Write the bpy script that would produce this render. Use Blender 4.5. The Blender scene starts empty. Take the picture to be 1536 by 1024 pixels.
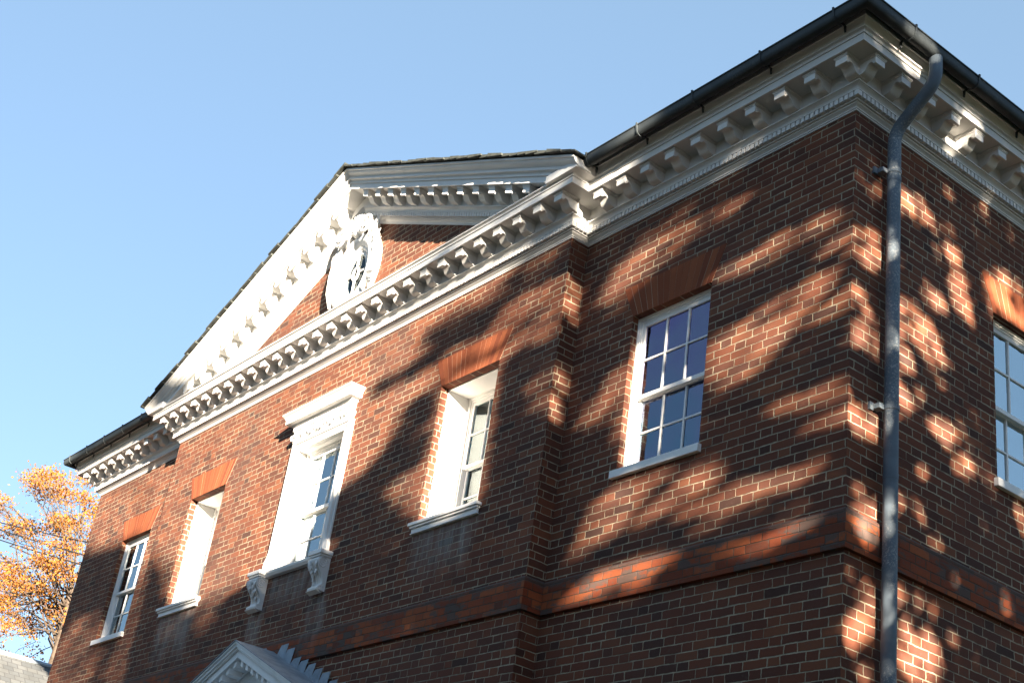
import bpy, bmesh, math, random
import numpy as np
from mathutils import Matrix, Vector
random.seed(7); np.random.seed(7)
S = bpy.context.scene
COL = S.collection
# ------------------------------------------------------------------ camera
ZB = 5.0                       # height of the belt course above the ground; shapes below are written relative to it
cam_d = bpy.data.cameras.new('camera'); cam = bpy.data.objects.new('camera', cam_d); COL.objects.link(cam)
cam_d.sensor_width = 36; cam_d.lens = 36*2095.27/1536; cam_d.clip_start = .05; cam_d.clip_end = 3000
rt, dn, fw = (0.61919813,0.77349567,0.13527056), (-0.28694696,0.38324329,-0.8779442), (-0.73092757,0.50480594,0.45925576)
cam.matrix_world = Matrix(((rt[0],-dn[0],-fw[0],5.8373),(rt[1],-dn[1],-fw[1],-6.9483),(rt[2],-dn[2],-fw[2],ZB-3.3688),(0,0,0,1)))
S.camera = cam
# ------------------------------------------------------------------ sun and sky
SUN = Vector((2.65, -1.0, .48)).normalized()          # towards the sun: low, from the right, grazing the front
SUN_EL = math.asin(SUN.z)
sd = bpy.data.lights.new('sun', 'SUN'); sd.energy = 5.0; sd.angle = math.radians(.53); sd.color = (1, .86, .68)
so = bpy.data.objects.new('sun', sd); COL.objects.link(so)
so.rotation_euler = SUN.to_track_quat('Z', 'Y').to_euler(); so.location = (20, -7, 30)
W = bpy.data.worlds.new('World'); S.world = W; W.use_nodes = True
wt = W.node_tree; sky = wt.nodes.new('ShaderNodeTexSky'); sky.sky_type = 'NISHITA'; sky.sun_disc = False
sky.sun_elevation = SUN_EL; sky.sun_rotation = math.atan2(SUN.x, SUN.y)
sky.air_density = 1.0; sky.dust_density = .05; sky.ozone_density = 2.2
bg = wt.nodes['Background']; bg.inputs[1].default_value = .05
def wmix(op, a, b):
    n = wt.nodes.new('ShaderNodeMix'); n.data_type = 'RGBA'; n.blend_type = op; n.inputs[0].default_value = 1
    for i, v in ((6, a), (7, b)):
        if hasattr(v, 'is_output'): wt.links.new(v, n.inputs[i])
        else: n.inputs[i].default_value = (*v, 1)
    return n.outputs[2]
wt.links.new(wmix('ADD', wmix('MULTIPLY', sky.outputs[0], (.39, .37, .42)), (.49, .73, .885)), bg.inputs[0])     # clear sky plus a thin even veil
S.view_settings.view_transform = 'Standard'; S.view_settings.look = 'None'
S.view_settings.exposure = 3.25; S.view_settings.gamma = 1
S.cycles.max_bounces = 8; S.cycles.transparent_max_bounces = 16
# ------------------------------------------------------------------ helpers
class MB:
    def __init__(s): s.bm = bmesh.new()
    def face(s, pts):
        return s.bm.faces.new([s.bm.verts.new(p) for p in pts])
    def box(s, x0, x1, y0, y1, z0, z1):
        v = [s.bm.verts.new(p) for p in ((x0,y0,z0),(x1,y0,z0),(x1,y1,z0),(x0,y1,z0),(x0,y0,z1),(x1,y0,z1),(x1,y1,z1),(x0,y1,z1))]
        for f in ((0,3,2,1),(4,5,6,7),(0,1,5,4),(1,2,6,5),(2,3,7,6),(3,0,4,7)): s.bm.faces.new([v[i] for i in f])
        return v
    def prism(s, poly, f):                            # poly: list of 2D points, f(u, v, k) -> 3D for k = 0, 1
        a = [s.bm.verts.new(f(u, v, 0)) for u, v in poly]; b = [s.bm.verts.new(f(u, v, 1)) for u, v in poly]
        n = len(poly); s.bm.faces.new(a); s.bm.faces.new(b[::-1])
        for i in range(n): s.bm.faces.new((a[i], b[i], b[(i+1)%n], a[(i+1)%n]))
    def tube(s, path, r, seg=12, cap=True):
        path = [Vector(p) for p in path]; rs = r if hasattr(r, '__len__') else [r]*len(path)
        rings = []; t0 = (path[1]-path[0]).normalized(); up = Vector((0,0,1)) if abs(t0.z) < .9 else Vector((1,0,0))
        nrm = t0.cross(up).normalized()
        for i, p in enumerate(path):
            t = (path[min(i+1,len(path)-1)]-path[max(i-1,0)]).normalized()
            nrm = (nrm - t*nrm.dot(t)).normalized(); bn = t.cross(nrm)
            rings.append([s.bm.verts.new(p+(nrm*math.cos(2*math.pi*k/seg)+bn*math.sin(2*math.pi*k/seg))*rs[i]) for k in range(seg)])
        for A, B in zip(rings, rings[1:]):
            for k in range(seg): s.bm.faces.new((A[k], A[(k+1)%seg], B[(k+1)%seg], B[k]))
        if cap: s.bm.faces.new(rings[0][::-1]); s.bm.faces.new(rings[-1])
    def sweep(s, prof, path, cap=True, closed=False):     # prof (out, z) swept along a plan path, mitred; outward = right of travel
        path = [Vector(p) for p in path]; n = len(path); rows = []
        for i in range(n):
            ns = []
            for a, b in ((i-1, i), (i, i+1)):
                if 0 <= a and b < n:
                    d = (path[b]-path[a]).normalized(); ns.append(Vector((d.y, -d.x)))
            m = ns[0] if len(ns) == 1 else (ns[0]+ns[1])/(1+ns[0].dot(ns[1]))
            rows.append([s.bm.verts.new((path[i].x+e*m.x, path[i].y+e*m.y, z)) for e, z in prof])
        k = len(prof)
        for A, B in zip(rows, rows[1:]):
            for j in range(k if closed else k-1): s.bm.faces.new((A[j], B[j], B[(j+1)%k], A[(j+1)%k]))
        if cap and not closed: s.bm.faces.new(rows[0][::-1]); s.bm.faces.new(rows[-1])
    def clip(s, co, no):                               # throw away the side the normal points to
        bmesh.ops.bisect_plane(s.bm, geom=s.bm.verts[:]+s.bm.edges[:]+s.bm.faces[:], plane_co=co, plane_no=no, clear_outer=True)
    def build(s, name, mat, parent=None, off=(0,0,0), smooth=35, bevel=0, label=None, recalc=True):
        if recalc: bmesh.ops.recalc_face_normals(s.bm, faces=s.bm.faces[:])
        bmesh.ops.translate(s.bm, verts=s.bm.verts[:], vec=off)
        me = bpy.data.meshes.new(name); s.bm.to_mesh(me); s.bm.free()
        if mat: me.materials.append(mat)
        if smooth:
            me.shade_smooth(); me.set_sharp_from_angle(angle=math.radians(smooth))
        o = bpy.data.objects.new(name, me); COL.objects.link(o)
        if parent: o.parent = parent
        if label: o['label'] = label
        if bevel:
            m = o.modifiers.new('bevel', 'BEVEL'); m.width = bevel; m.segments = 2; m.limit_method = 'ANGLE'; m.angle_limit = math.radians(40)
        return o
def tag(o, label=None, cat=None, group=None, kind=None):
    for k, v in (('label', label), ('category', cat), ('group', group), ('kind', kind)):
        if v: o[k] = v
    return o
def empty(name, loc, label, cat, group=None):
    o = bpy.data.objects.new(name, None); COL.objects.link(o); o.location = loc; o.empty_display_size = .3
    return tag(o, label, cat, group)
def copy_tree(o, parent=None):
    c = o.copy(); COL.objects.link(c)
    if parent: c.parent = parent
    for ch in list(o.children): copy_tree(ch, c)
    return c
# ------------------------------------------------------------------ node helpers
class NT:
    def __init__(s, name):
        s.m = bpy.data.materials.new(name); s.m.use_nodes = True; s.t = s.m.node_tree
        s.p = s.t.nodes['Principled BSDF']; s.out = s.t.nodes['Material Output']
    def new(s, kind, **kw):
        n = s.t.nodes.new(kind)
        for k, v in kw.items(): setattr(n, k, v)
        return n
    def put(s, sock, v):
        if isinstance(v, bpy.types.NodeSocket): s.t.links.new(v, sock)
        elif v is not None:
            try: sock.default_value = v
            except Exception: sock.default_value = (*v, 1)
    def math(s, op, a, b=None, c=None, clamp=False):
        n = s.new('ShaderNodeMath', operation=op, use_clamp=clamp)
        for i, v in enumerate((a, b, c)): s.put(n.inputs[i], v)
        return n.outputs[0]
    def mix(s, f, a, b, mode='MIX'):
        n = s.new('ShaderNodeMix', data_type='RGBA', blend_type=mode)
        s.put(n.inputs['Factor'], f); s.put(n.inputs[6], a); s.put(n.inputs[7], b); return n.outputs[2]
    def noise(s, vec, scale, detail=3, rough=.5, out=0, dim='3D'):
        n = s.new('ShaderNodeTexNoise', noise_dimensions=dim); s.put(n.inputs['Vector'], vec)
        n.inputs['Scale'].default_value = scale; n.inputs['Detail'].default_value = detail; n.inputs['Roughness'].default_value = rough
        return n.outputs[out]
    def ramp(s, f, pts, interp='LINEAR'):
        n = s.new('ShaderNodeValToRGB'); n.color_ramp.interpolation = interp; s.put(n.inputs[0], f); e = n.color_ramp.elements
        while len(e) < len(pts): e.new(.5)
        for el, (p, c) in zip(e, pts): el.position = p; el.color = c if len(c) == 4 else (*c, 1)
        return n.outputs[0]
    def rng(s, v, a, b, c=0, d=1, smooth=True):
        n = s.new('ShaderNodeMapRange', interpolation_type='SMOOTHSTEP' if smooth else 'LINEAR', clamp=True) if smooth else s.new('ShaderNodeMapRange', clamp=True)
        s.put(n.inputs[0], v)
        for i, x in enumerate((a, b, c, d)): n.inputs[1+i].default_value = x
        return n.outputs[0]
    def sep(s, v):
        n = s.new('ShaderNodeSeparateXYZ'); s.put(n.inputs[0], v); return n.outputs
    def comb(s, x, y, z=0):
        n = s.new('ShaderNodeCombineXYZ')
        for i, v in enumerate((x, y, z)): s.put(n.inputs[i], v)
        return n.outputs[0]
    def bump(s, h, strength, dist=.01):
        n = s.new('ShaderNodeBump'); s.put(n.inputs['Height'], h); n.inputs['Strength'].default_value = strength; n.inputs['Distance'].default_value = dist
        s.t.links.new(n.outputs[0], s.p.inputs['Normal'])
    def fin(s, col, rough=.8, metal=0, spec=.3):
        s.put(s.p.inputs['Base Color'], col); s.put(s.p.inputs['Roughness'], rough); s.p.inputs['Metallic'].default_value = metal
        s.p.inputs['Specular IOR Level'].default_value = spec
        return s.m
XC = -7.355                     # axis of the front
A_W, D_P = 3.1956, .2078         # width of a wing bay, depth of the projecting centre
XL, XR = -14.71, 0.0
PL, PR = XC-4.159, XC+4.159      # edges of the projecting centre
HW = .4786                       # half width of a window opening
ZT, ZS = 2.612, 1.13             # head and sill of the upper windows
def brick(name, soft=False):
    n = NT(name); geo = n.new('ShaderNodeNewGeometry'); P = geo.outputs['Position']; x, y, z = n.sep(P)
    nx = n.sep(geo.outputs['True Normal'])[0]
    side = n.math('GREATER_THAN', n.math('ABSOLUTE', nx), .6)
    u0 = n.math('ADD', n.math('MULTIPLY', y, side), n.math('MULTIPLY', x, n.math('SUBTRACT', 1, side)))
    w = n.sep(n.noise(P, 9, 2, .5, 1)); w2 = n.sep(n.noise(P, 45, 1, .5, 1))
    k = .5 if soft else 1
    def warp(v, i, a, b): return n.math('ADD', n.math('ADD', v, n.math('MULTIPLY', n.math('SUBTRACT', w[i], .5), a*k)), n.math('MULTIPLY', n.math('SUBTRACT', w2[i], .5), b*k))
    u = warp(u0, 0, .022, .007); v = warp(z, 1, .010, .0055)
    Hh, ST, HD = .07, .226, .114
    vv = n.math('DIVIDE', v, Hh); row = n.math('FLOOR', vv); fz = n.math('SUBTRACT', vv, row)
    par = n.math('FLOORED_MODULO', row, 2.0)
    rj = n.new('ShaderNodeTexWhiteNoise', noise_dimensions='1D'); n.put(rj.inputs['W'], row)
    uu = n.math('ADD', n.math('ADD', u, n.math('MULTIPLY', par, (ST+HD)/2)), n.math('MULTIPLY', rj.outputs[0], .035))
    q = n.math('DIVIDE', uu, ST+HD); cell = n.math('FLOOR', q); fu = n.math('MULTIPLY', n.math('SUBTRACT', q, cell), ST+HD)
    hd = n.math('GREATER_THAN', fu, ST)
    ls = n.math('SUBTRACT', fu, n.math('MULTIPLY', hd, ST))
    wd = n.math('SUBTRACT', ST, n.math('MULTIPLY', hd, ST-HD))
    du = n.math('MINIMUM', ls, n.math('SUBTRACT', wd, ls)); dv = n.math('MULTIPLY', n.math('MINIMUM', fz, n.math('SUBTRACT', 1, fz)), Hh)
    jv = n.rng(n.noise(P, 3.3, 2, .6), .3, .7, .0022, .0054)      # joint half width varies along the wall
    d = n.math('SUBTRACT', n.math('MINIMUM', n.math('MULTIPLY', du, 1.12), dv), jv)
    face = n.rng(d, -.0012, .0022)                             # 1 on the brick, 0 in the joint
    idv = n.comb(n.math('ADD', n.math('MULTIPLY', cell, 2), hd), row, n.math('MULTIPLY', side, 17.3))
    wn = n.new('ShaderNodeTexWhiteNoise', noise_dimensions='3D'); n.put(wn.inputs['Vector'], idv); r1 = wn.outputs[0]; r2 = n.sep(wn.outputs[1])
    if soft:
        col = n.ramp(r1, [(0, (.10,.036,.021)), (.16, (.165,.040,.018)), (.55, (.22,.052,.020)), (1, (.28,.078,.028))])
        mort = (.10,.06,.04)
    else:
        col = n.ramp(r1, [(0, (.054,.026,.020)), (.08, (.082,.032,.021)), (.4, (.114,.0385,.0225)), (.75, (.140,.0455,.0245)), (1, (.172,.062,.031))])
        mort = (.38,.32,.225)
    grain = n.noise(P, 70, 4, .65)
    col = n.mix(n.rng(grain, .35, .75, 0, .45), col, n.mix(.5, col, (.06,.035,.03)))
    spot = n.rng(n.noise(P, 24, 3, .6), .56, .72, 0, .5)
    col = n.mix(spot, col, (.10,.06,.05))
    mc = n.mix(n.rng(n.noise(P, 14, 3, .6), .3, .7), mort, tuple(.62*c for c in mort))
    lost = n.rng(n.noise(P, 1.6, 4, .65), .56, .66, 0, .75)      # joints that have gone dark
    mc = n.mix(lost, mc, (.12,.085,.06))
    col = n.mix(face, mc, col)
    # weathering of the wall: soot, and pale lime runs under the painted sills
    soot = n.rng(n.noise(n.comb(n.math('MULTIPLY', u0, 1.0), n.math('MULTIPLY', z, .8), side), .9, 5, .6), .42, .75, 0, .34 if not soft else .0)
    col = n.mix(soot, col, (.07,.05,.045))
    if soft:
        blk = n.rng(n.noise(n.comb(n.math('MULTIPLY', u0, .8), n.math('MULTIPLY', z, 2.2), n.math('ADD', side, r2[0])), 2.6, 5, .68), .50, .58, 0, .85)
        top = n.rng(n.math('ADD', z, n.math('MULTIPLY', n.math('SUBTRACT', n.noise(P, 6, 3, .6), .5), .12)), ZB+.215, ZB+.275, 0, .8)
        col = n.mix(n.math('MAXIMUM', blk, top), col, (.075,.062,.055))
    streak = None
    for cx, hw, z1, dz, yb in ((XC+2.796, .50, 1.03, .62, 0), (XC-2.796, .50, 1.03, .8, 0), (XC-.66, .16, .73, .75, 0), (XC+.66, .16, .73, .75, 0), (XC, .55, 1.05, .5, 0)):
        ax = n.math('ABSOLUTE', n.math('SUBTRACT', n.math('ADD', x, n.math('MULTIPLY', n.math('SUBTRACT', n.noise(n.comb(x, 0, z), 2.2, 3, .6), .5), .35)), cx))
        mx = n.rng(ax, hw-.12, hw+.10, 1, 0)
        mz = n.math('MULTIPLY', n.rng(z, ZB+z1-dz, ZB+z1-dz*.25, 0, 1), n.math('LESS_THAN', z, ZB+z1+.01))
        m = n.math('MULTIPLY', mx, mz); streak = m if streak is None else n.math('MAXIMUM', streak, m)
    run = n.rng(n.noise(n.comb(n.math('MULTIPLY', x, 7), n.math('MULTIPLY', z, .9), 0), 1.3, 5, .7), .38, .68, .12, .62)
    streak = n.math('MULTIPLY', n.math('MULTIPLY', streak, run), n.math('SUBTRACT', 1, side))
    col = n.mix(streak, col, (.30,.29,.27))
    h = n.math('ADD', face, n.math('MULTIPLY', grain, .22))
    h = n.math('ADD', h, n.math('MULTIPLY', r2[1], .35))
    n.bump(h, .8, .006)
    return n.fin(col, .9, 0, .2)
def paint(name, base=(.64,.635,.62), dirt=.25):
    n = NT(name); P = n.new('ShaderNodeNewGeometry').outputs['Position']
    a = n.rng(n.noise(P, 5, 5, .65), .48, .78, 0, dirt)
    c = n.mix(a, base, tuple(.58*k for k in base))
    n.bump(n.noise(P, 30, 3, .5), .12, .004)
    return n.fin(c, .55, 0, .35)
def flat(name, col, rough=.7, metal=0, var=.3, scale=8, spec=.3, bump=.2):
    n = NT(name); P = n.new('ShaderNodeNewGeometry').outputs['Position']
    c = n.mix(n.rng(n.noise(P, scale, 5, .65), .35, .7), col, tuple((1-var)*k for k in col))
    n.bump(n.noise(P, scale*4, 3, .5), bump, .004)
    return n.fin(c, rough, metal, spec)
M_BRICK = brick('flemish_brick'); M_BELT = brick('rubbed_brick', True)
M_PAINT = paint('white_paint'); M_SASH = paint('sash_paint', (.76,.75,.73), .12)
M_SKYTINT_PAINT = paint('sky_tinted_white_paint', (.72,.76,.78), .3)  # white paint with the blue sky light of the shaded porch tinted in
def voussoir_mat():
    n = NT('gauged_brick'); g = n.new('ShaderNodeNewGeometry'); P = g.outputs['Position']
    c = n.ramp(g.outputs['Random Per Island'], [(0, (.135,.036,.018)), (.5, (.185,.050,.021)), (1, (.235,.070,.029))])
    c = n.mix(n.rng(n.noise(P, 14, 4, .7), .45, .75, 0, .45), c, (.20,.07,.035))
    n.bump(n.noise(P, 60, 4, .6), .3, .004)
    return n.fin(c, .9, 0, .2)
M_ARCH = voussoir_mat(); M_JOINT = flat('arch_joint', (.40,.28,.19), .9)
def lead_mat(name, base, pale, amt):
    n = NT(name); P = n.new('ShaderNodeNewGeometry').outputs['Position']; x, y, z = n.sep(P)
    sp = n.rng(n.noise(P, 60, 5, .8), .5, .62)
    zone = n.rng(n.noise(n.comb(x, y, n.math('MULTIPLY', z, .6)), 3.1, 3, .6), .45, .62)
    c = n.mix(n.math('MULTIPLY', n.math('MULTIPLY', sp, zone), amt), base, pale)
    c = n.mix(n.rng(n.noise(P, 6, 4, .6), .4, .7, 0, .4), c, tuple(.5*k for k in base))
    n.bump(n.noise(P, 20, 3, .6), .15, .004)
    return n.fin(c, .68, 0, .35)
M_PIPE = lead_mat('painted_pipe', (.115,.148,.182), (.42,.42,.40), .75)
M_GUTTER = lead_mat('dark_gutter', (.035,.043,.048), (.10,.11,.11), .5)
M_LEAD = flat('lead_sheet', (.27,.32,.37), .6, .2, .35, 7)
def slate_mat():
    n = NT('slate'); g = n.new('ShaderNodeNewGeometry'); P = g.outputs['Position']; x, y, z = n.sep(P)
    b = n.new('ShaderNodeTexBrick'); n.put(b.inputs['Vector'], n.comb(n.math('ADD', y, n.math('MULTIPLY', x, .02)), n.math('MULTIPLY', z, 1.5)))
    b.inputs['Color1'].default_value = (.055,.06,.064,1); b.inputs['Color2'].default_value = (.085,.088,.088,1); b.inputs['Mortar'].default_value = (.03,.03,.032,1)
    b.inputs['Scale'].default_value = 1; b.inputs['Brick Width'].default_value = .21; b.inputs['Row Height'].default_value = .15; b.inputs['Mortar Size'].default_value = .007
    c = n.mix(n.rng(n.noise(P, 3, 5, .6), .35, .7, 0, .5), b.outputs[0], (.045,.046,.044))
    n.bump(b.outputs['Fac'], -.6, .01)
    return n.fin(c, .75, 0, .3)
M_SLATE = slate_mat(); M_SHINGLE = flat('dark_shingle', (.045,.05,.045), .85, 0, .5, 12)
def glass_mat(name, ior, film=False):
    n = NT(name); P = n.new('ShaderNodeNewGeometry').outputs['Position']
    t = n.new('ShaderNodeBsdfTransparent'); t.inputs[0].default_value = (.90,.94,.94,1)
    g = n.new('ShaderNodeBsdfGlossy'); g.inputs['Roughness'].default_value = .0; g.inputs[0].default_value = (.84,.96,1,1)
    if film:                                                # old sun-filter film: violet and teal cast in the reflections
        n.put(g.inputs[0], n.ramp(n.noise(P, 1.0, 3, .6), [(.34, (.60,.52,.95)), (.5, (.66,.70,.98)), (.66, (.50,.74,.95))]))
    bp = n.new('ShaderNodeBump'); n.put(bp.inputs['Height'], n.noise(P, 3.0, 2, .5)); bp.inputs['Strength'].default_value = .22; bp.inputs['Distance'].default_value = .03
    f = n.new('ShaderNodeFresnel'); f.inputs[0].default_value = ior; n.t.links.new(bp.outputs[0], g.inputs['Normal'])
    mx = n.new('ShaderNodeMixShader'); n.t.links.new(f.outputs[0], mx.inputs[0]); n.t.links.new(t.outputs[0], mx.inputs[1]); n.t.links.new(g.outputs[0], mx.inputs[2])
    n.t.links.new(mx.outputs[0], n.out.inputs[0]); n.t.nodes.remove(n.p)
    return n.m
M_GLASS = glass_mat('old_glass', 1.6); M_GLASS_DIM = glass_mat('dim_glass', 1.25); M_GLASS_FILM = glass_mat('filmed_glass', 2.6, True); M_GLASS_MID = glass_mat('coated_glass', 4.0); M_GLASS_SKY = glass_mat('high_index_glass', 9.0)  # the last one's index is raised so side panes mirror the sky brightly
def cloth(name, a, b, scale=3.0):
    n = NT(name); P = n.new('ShaderNodeTexCoord').outputs['Object']; x, y, z = n.sep(P)
    f = n.noise(n.comb(n.math('MULTIPLY', x, 3.5), n.math('MULTIPLY', z, .8), 0), scale, 2, .5)
    return n.fin(n.mix(n.rng(f, .38, .62), a, b), .9, 0, .1)
M_CUR_WHITE = cloth('pale_curtain', (.74,.76,.76), (.60,.63,.66))
M_CUR_GREY = cloth('grey_blind', (.27,.28,.33), (.17,.175,.25))
M_CUR_BLUE = cloth('violet_blue_curtain', (.13,.13,.46), (.05,.25,.38), 2.2)  # violet and teal iridescence of the panes mixed into the cloth colour
M_DARK = flat('dark_interior', (.02,.022,.026), .95)  # near-black colour standing in for the shade of unlit rooms
M_WIRE = flat('black_cable', (.02,.02,.02), .7)
# ================================================================== the house
house = empty('brick_house', (XC, 0, 0), 'two storey red brick house with white pediment, modillion cornice and sash windows', 'house')
HO = (-XC, 0, ZB)                                       # from house shapes (belt course at z = 0) to the house's own frame
DEPTH = 12.0
H_ = math.pi/2
def wall_panel(b, f, u0, u1, z0, z1, holes=()):
    us = sorted({u0, u1, *[h[0] for h in holes], *[h[1] for h in holes]}); zs = sorted({z0, z1, *[h[2] for h in holes], *[h[3] for h in holes]})
    for a, c in zip(us, us[1:]):
        for d, e in zip(zs, zs[1:]):
            m, k = (a+c)/2, (d+e)/2
            if any(h[0] < m < h[1] and h[2] < k < h[3] for h in holes): continue
            b.face([f(a, 0, d), f(c, 0, d), f(c, 0, e), f(a, 0, e)])
    for h0, h1, g0, g1, dep in holes:
        b.face([f(h0, 0, g0), f(h0, dep, g0), f(h0, dep, g1), f(h0, 0, g1)]); b.face([f(h1, 0, g0), f(h1, 0, g1), f(h1, dep, g1), f(h1, dep, g0)])
        b.face([f(h0, 0, g0), f(h1, 0, g0), f(h1, dep, g0), f(h0, dep, g0)]); b.face([f(h0, 0, g1), f(h0, dep, g1), f(h1, dep, g1), f(h1, 0, g1)])
TOPZ = 3.9
FRX, FLX = -1.9485, 2*XC+1.9485
SYC = 1.758+HW
b = MB()
front = lambda y: (lambda u, d, z: (u, y+d, z))
wall_panel(b, front(0), PR, XR, -ZB, TOPZ, [(FRX-HW, FRX+HW, ZS, ZT, .075)])
wall_panel(b, front(0), XL, PL, -ZB, TOPZ, [(FLX-HW, FLX+HW, ZS, ZT, .075)])
HC = .517
wall_panel(b, front(-D_P), PL, PR, -ZB, TOPZ, [(XC+s*2.796-HW, XC+s*2.796+HW, ZS, ZT, .09) for s in (-1, 1)]+[(XC-HC, XC+HC, ZS, ZT, .03)])
b.face([(PL, -D_P, TOPZ), (PR, -D_P, TOPZ), (PR, -D_P, TOPZ+.01), (XC, -D_P, 5.7), (PL, -D_P, TOPZ+.01)])
for x in (PL, PR): b.face([(x, -D_P, -ZB), (x, 0, -ZB), (x, 0, TOPZ), (x, -D_P, TOPZ)])
wall_panel(b, lambda u, d, z: (-d, u, z), 0, DEPTH, -ZB, TOPZ, [(SYC-HW, SYC+HW, ZS, ZT, .075), (SYC+4-HW, SYC+4+HW, ZS, ZT, .075), (SYC+8-HW, SYC+8+HW, ZS, ZT, .075)])
wall_panel(b, lambda u, d, z: (XL+d, u, z), 0, DEPTH, -ZB, TOPZ)
wall_panel(b, lambda u, d, z: (u, DEPTH-d, z), XL, XR, -ZB, TOPZ)
b.build('wall', M_BRICK, house, HO, smooth=0, recalc=False)
# inner lining: unlit-room shade painted as near-black; also stops light leaking across the house
b = MB()
for args in ((XL+.6, XR-.6, 1.6, DEPTH-.6, -ZB+.1, 3.8),): b.box(*args)
b.build('dark_backing', M_DARK, house, HO, smooth=0)
PLAN = [(XL, DEPTH), (XL, 0), (PL, 0), (PL, -D_P), (PR, -D_P), (PR, 0), (XR, 0), (XR, DEPTH)]
b = MB()
b.sweep([(-.02,.305), (.004,.298), (.016,.287), (.032,.272), (.034,.21), (.033,0), (-.02,-.004)], PLAN, cap=False)
b.build('belt_course', M_BELT, house, HO, smooth=0)
# ------------------------------------------------------------------ main cornice
b = MB()
CORN = [(-.03,3.638),(.010,3.640),(.010,3.650),(.018,3.654),(.020,3.662),(.030,3.672),(.044,3.680),(.046,3.690),(.062,3.691),(.062,3.703),(.046,3.704),(.046,3.752),
        (.098,3.753),(.098,3.761),(.090,3.763),(.094,3.774),(.106,3.788),(.122,3.796),(.122,3.799),(.134,3.800),(.134,3.811),(.110,3.813),(.110,3.955),
        (.330,3.955),(.330,3.946),(.345,3.946),(.345,4.012),(.356,4.013),(.356,4.024),(.350,4.026),(.356,4.040),(.370,4.047),(.376,4.048),(.376,4.060),(-.02,4.10)]
b.sweep(CORN, PLAN, cap=False)
# dentils, a small block every 5 cm all the way round
def dentils(b, p0, p1, e0=.044, e1=.094, z0=3.706, z1=3.7525, pitch=.0497, gap=.013, ext=(0, 0)):
    p0, p1 = Vector(p0), Vector(p1); d = (p1-p0).normalized(); nn = Vector((d.y, -d.x)); L = (p1-p0).length
    s0, s1 = -ext[0], L+ext[1]; k = max(1, round((s1-s0)/pitch)); st = (s1-s0+gap)/k
    for i in range(k):
        a = s0+i*st; c = a+st-gap
        q = [p0+d*a+nn*e0, p0+d*c+nn*e0, p0+d*c+nn*e1, p0+d*a+nn*e1]
        lo = [b.bm.verts.new((v.x, v.y, z0)) for v in q]; hi = [b.bm.verts.new((v.x, v.y, z1)) for v in q]
        for f in ((0,1,2,3),): b.bm.faces.new([lo[j] for j in f])
        for i2 in range(4): b.bm.faces.new((lo[i2], hi[i2], hi[(i2+1)%4], lo[(i2+1)%4]))
E_ = .094
for (p, q, ea, eb) in ((1, 2, E_, -E_-.012), (2, 3, -.012, .031), (3, 4, E_, E_), (4, 5, .031, -E_-.012), (5, 6, -.012, E_), (6, 7, .031, 0)):
    dentils(b, PLAN[p], PLAN[q], ext=(ea, eb))
b.build('cornice', M_PAINT, house, HO, smooth=30)
# crown moulding and gutter board over the wings and the side
CROWN = [(.30,4.030),(.356,4.060),(.374,4.060),(.378,4.068),(.384,4.085),(.396,4.100),(.402,4.112),(.412,4.116),(.412,4.124),(.400,4.126),(.400,4.235),(.1,4.24)]
for path in ([(PR+.372, 0), (XR, 0), (XR, DEPTH)], [(XL, DEPTH), (XL, 0), (PL-.372, 0)]):
    b = MB(); b.sweep(CROWN, path); b.build('crown_moulding', M_PAINT, house, HO, smooth=30)
# ------------------------------------------------------------------ modillions
def modillion_mesh():
    b = MB(); w = .056
    prof = [(.09,3.951),(.306,3.951),(.306,3.866),(.286,3.862),(.279,3.872),(.268,3.884),(.252,3.889),(.236,3.884),(.222,3.869),(.210,3.848),(.196,3.832),(.176,3.822),(.152,3.820),(.130,3.814),(.09,3.812)]
    b.prism(prof, lambda e, z, k: ((-w, w)[k], -e, z-3.9))
    for e, ww, z0, z1 in ((.318, .068, 3.932, 3.954), (.312, .062, 3.922, 3.932)):   # cap moulding
        b.box(-ww, ww, -e, -.1, z0-3.9, z1-3.9)
    bmesh.ops.recalc_face_normals(b.bm, faces=b.bm.faces[:])
    o = b.build('modillion', M_PAINT, None, smooth=40, bevel=.002)
    o['label'] = 'white scrolled bracket block under the cornice'
    return o
MOD = modillion_mesh(); first = [True]
def put_mod(x, y, rz, shear=0, dz=0):
    if first[0]: o = MOD; first[0] = False
    else: o = MOD.copy(); COL.objects.link(o)
    o.parent = house; o.location = (x+HO[0], y, 3.9+ZB+dz); o.rotation_euler = (0, 0, rz)
    return o
for i in range(10):
    put_mod(.095-.3176*i, 0, 0); put_mod(2*XC-(.095-.3176*i), 0, 0)
for i in range(28): put_mod(XC-4.265+i*8.53/27, -D_P, 0)
for i in range(11): put_mod(0, -.095+.3176*i, H_)
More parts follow.
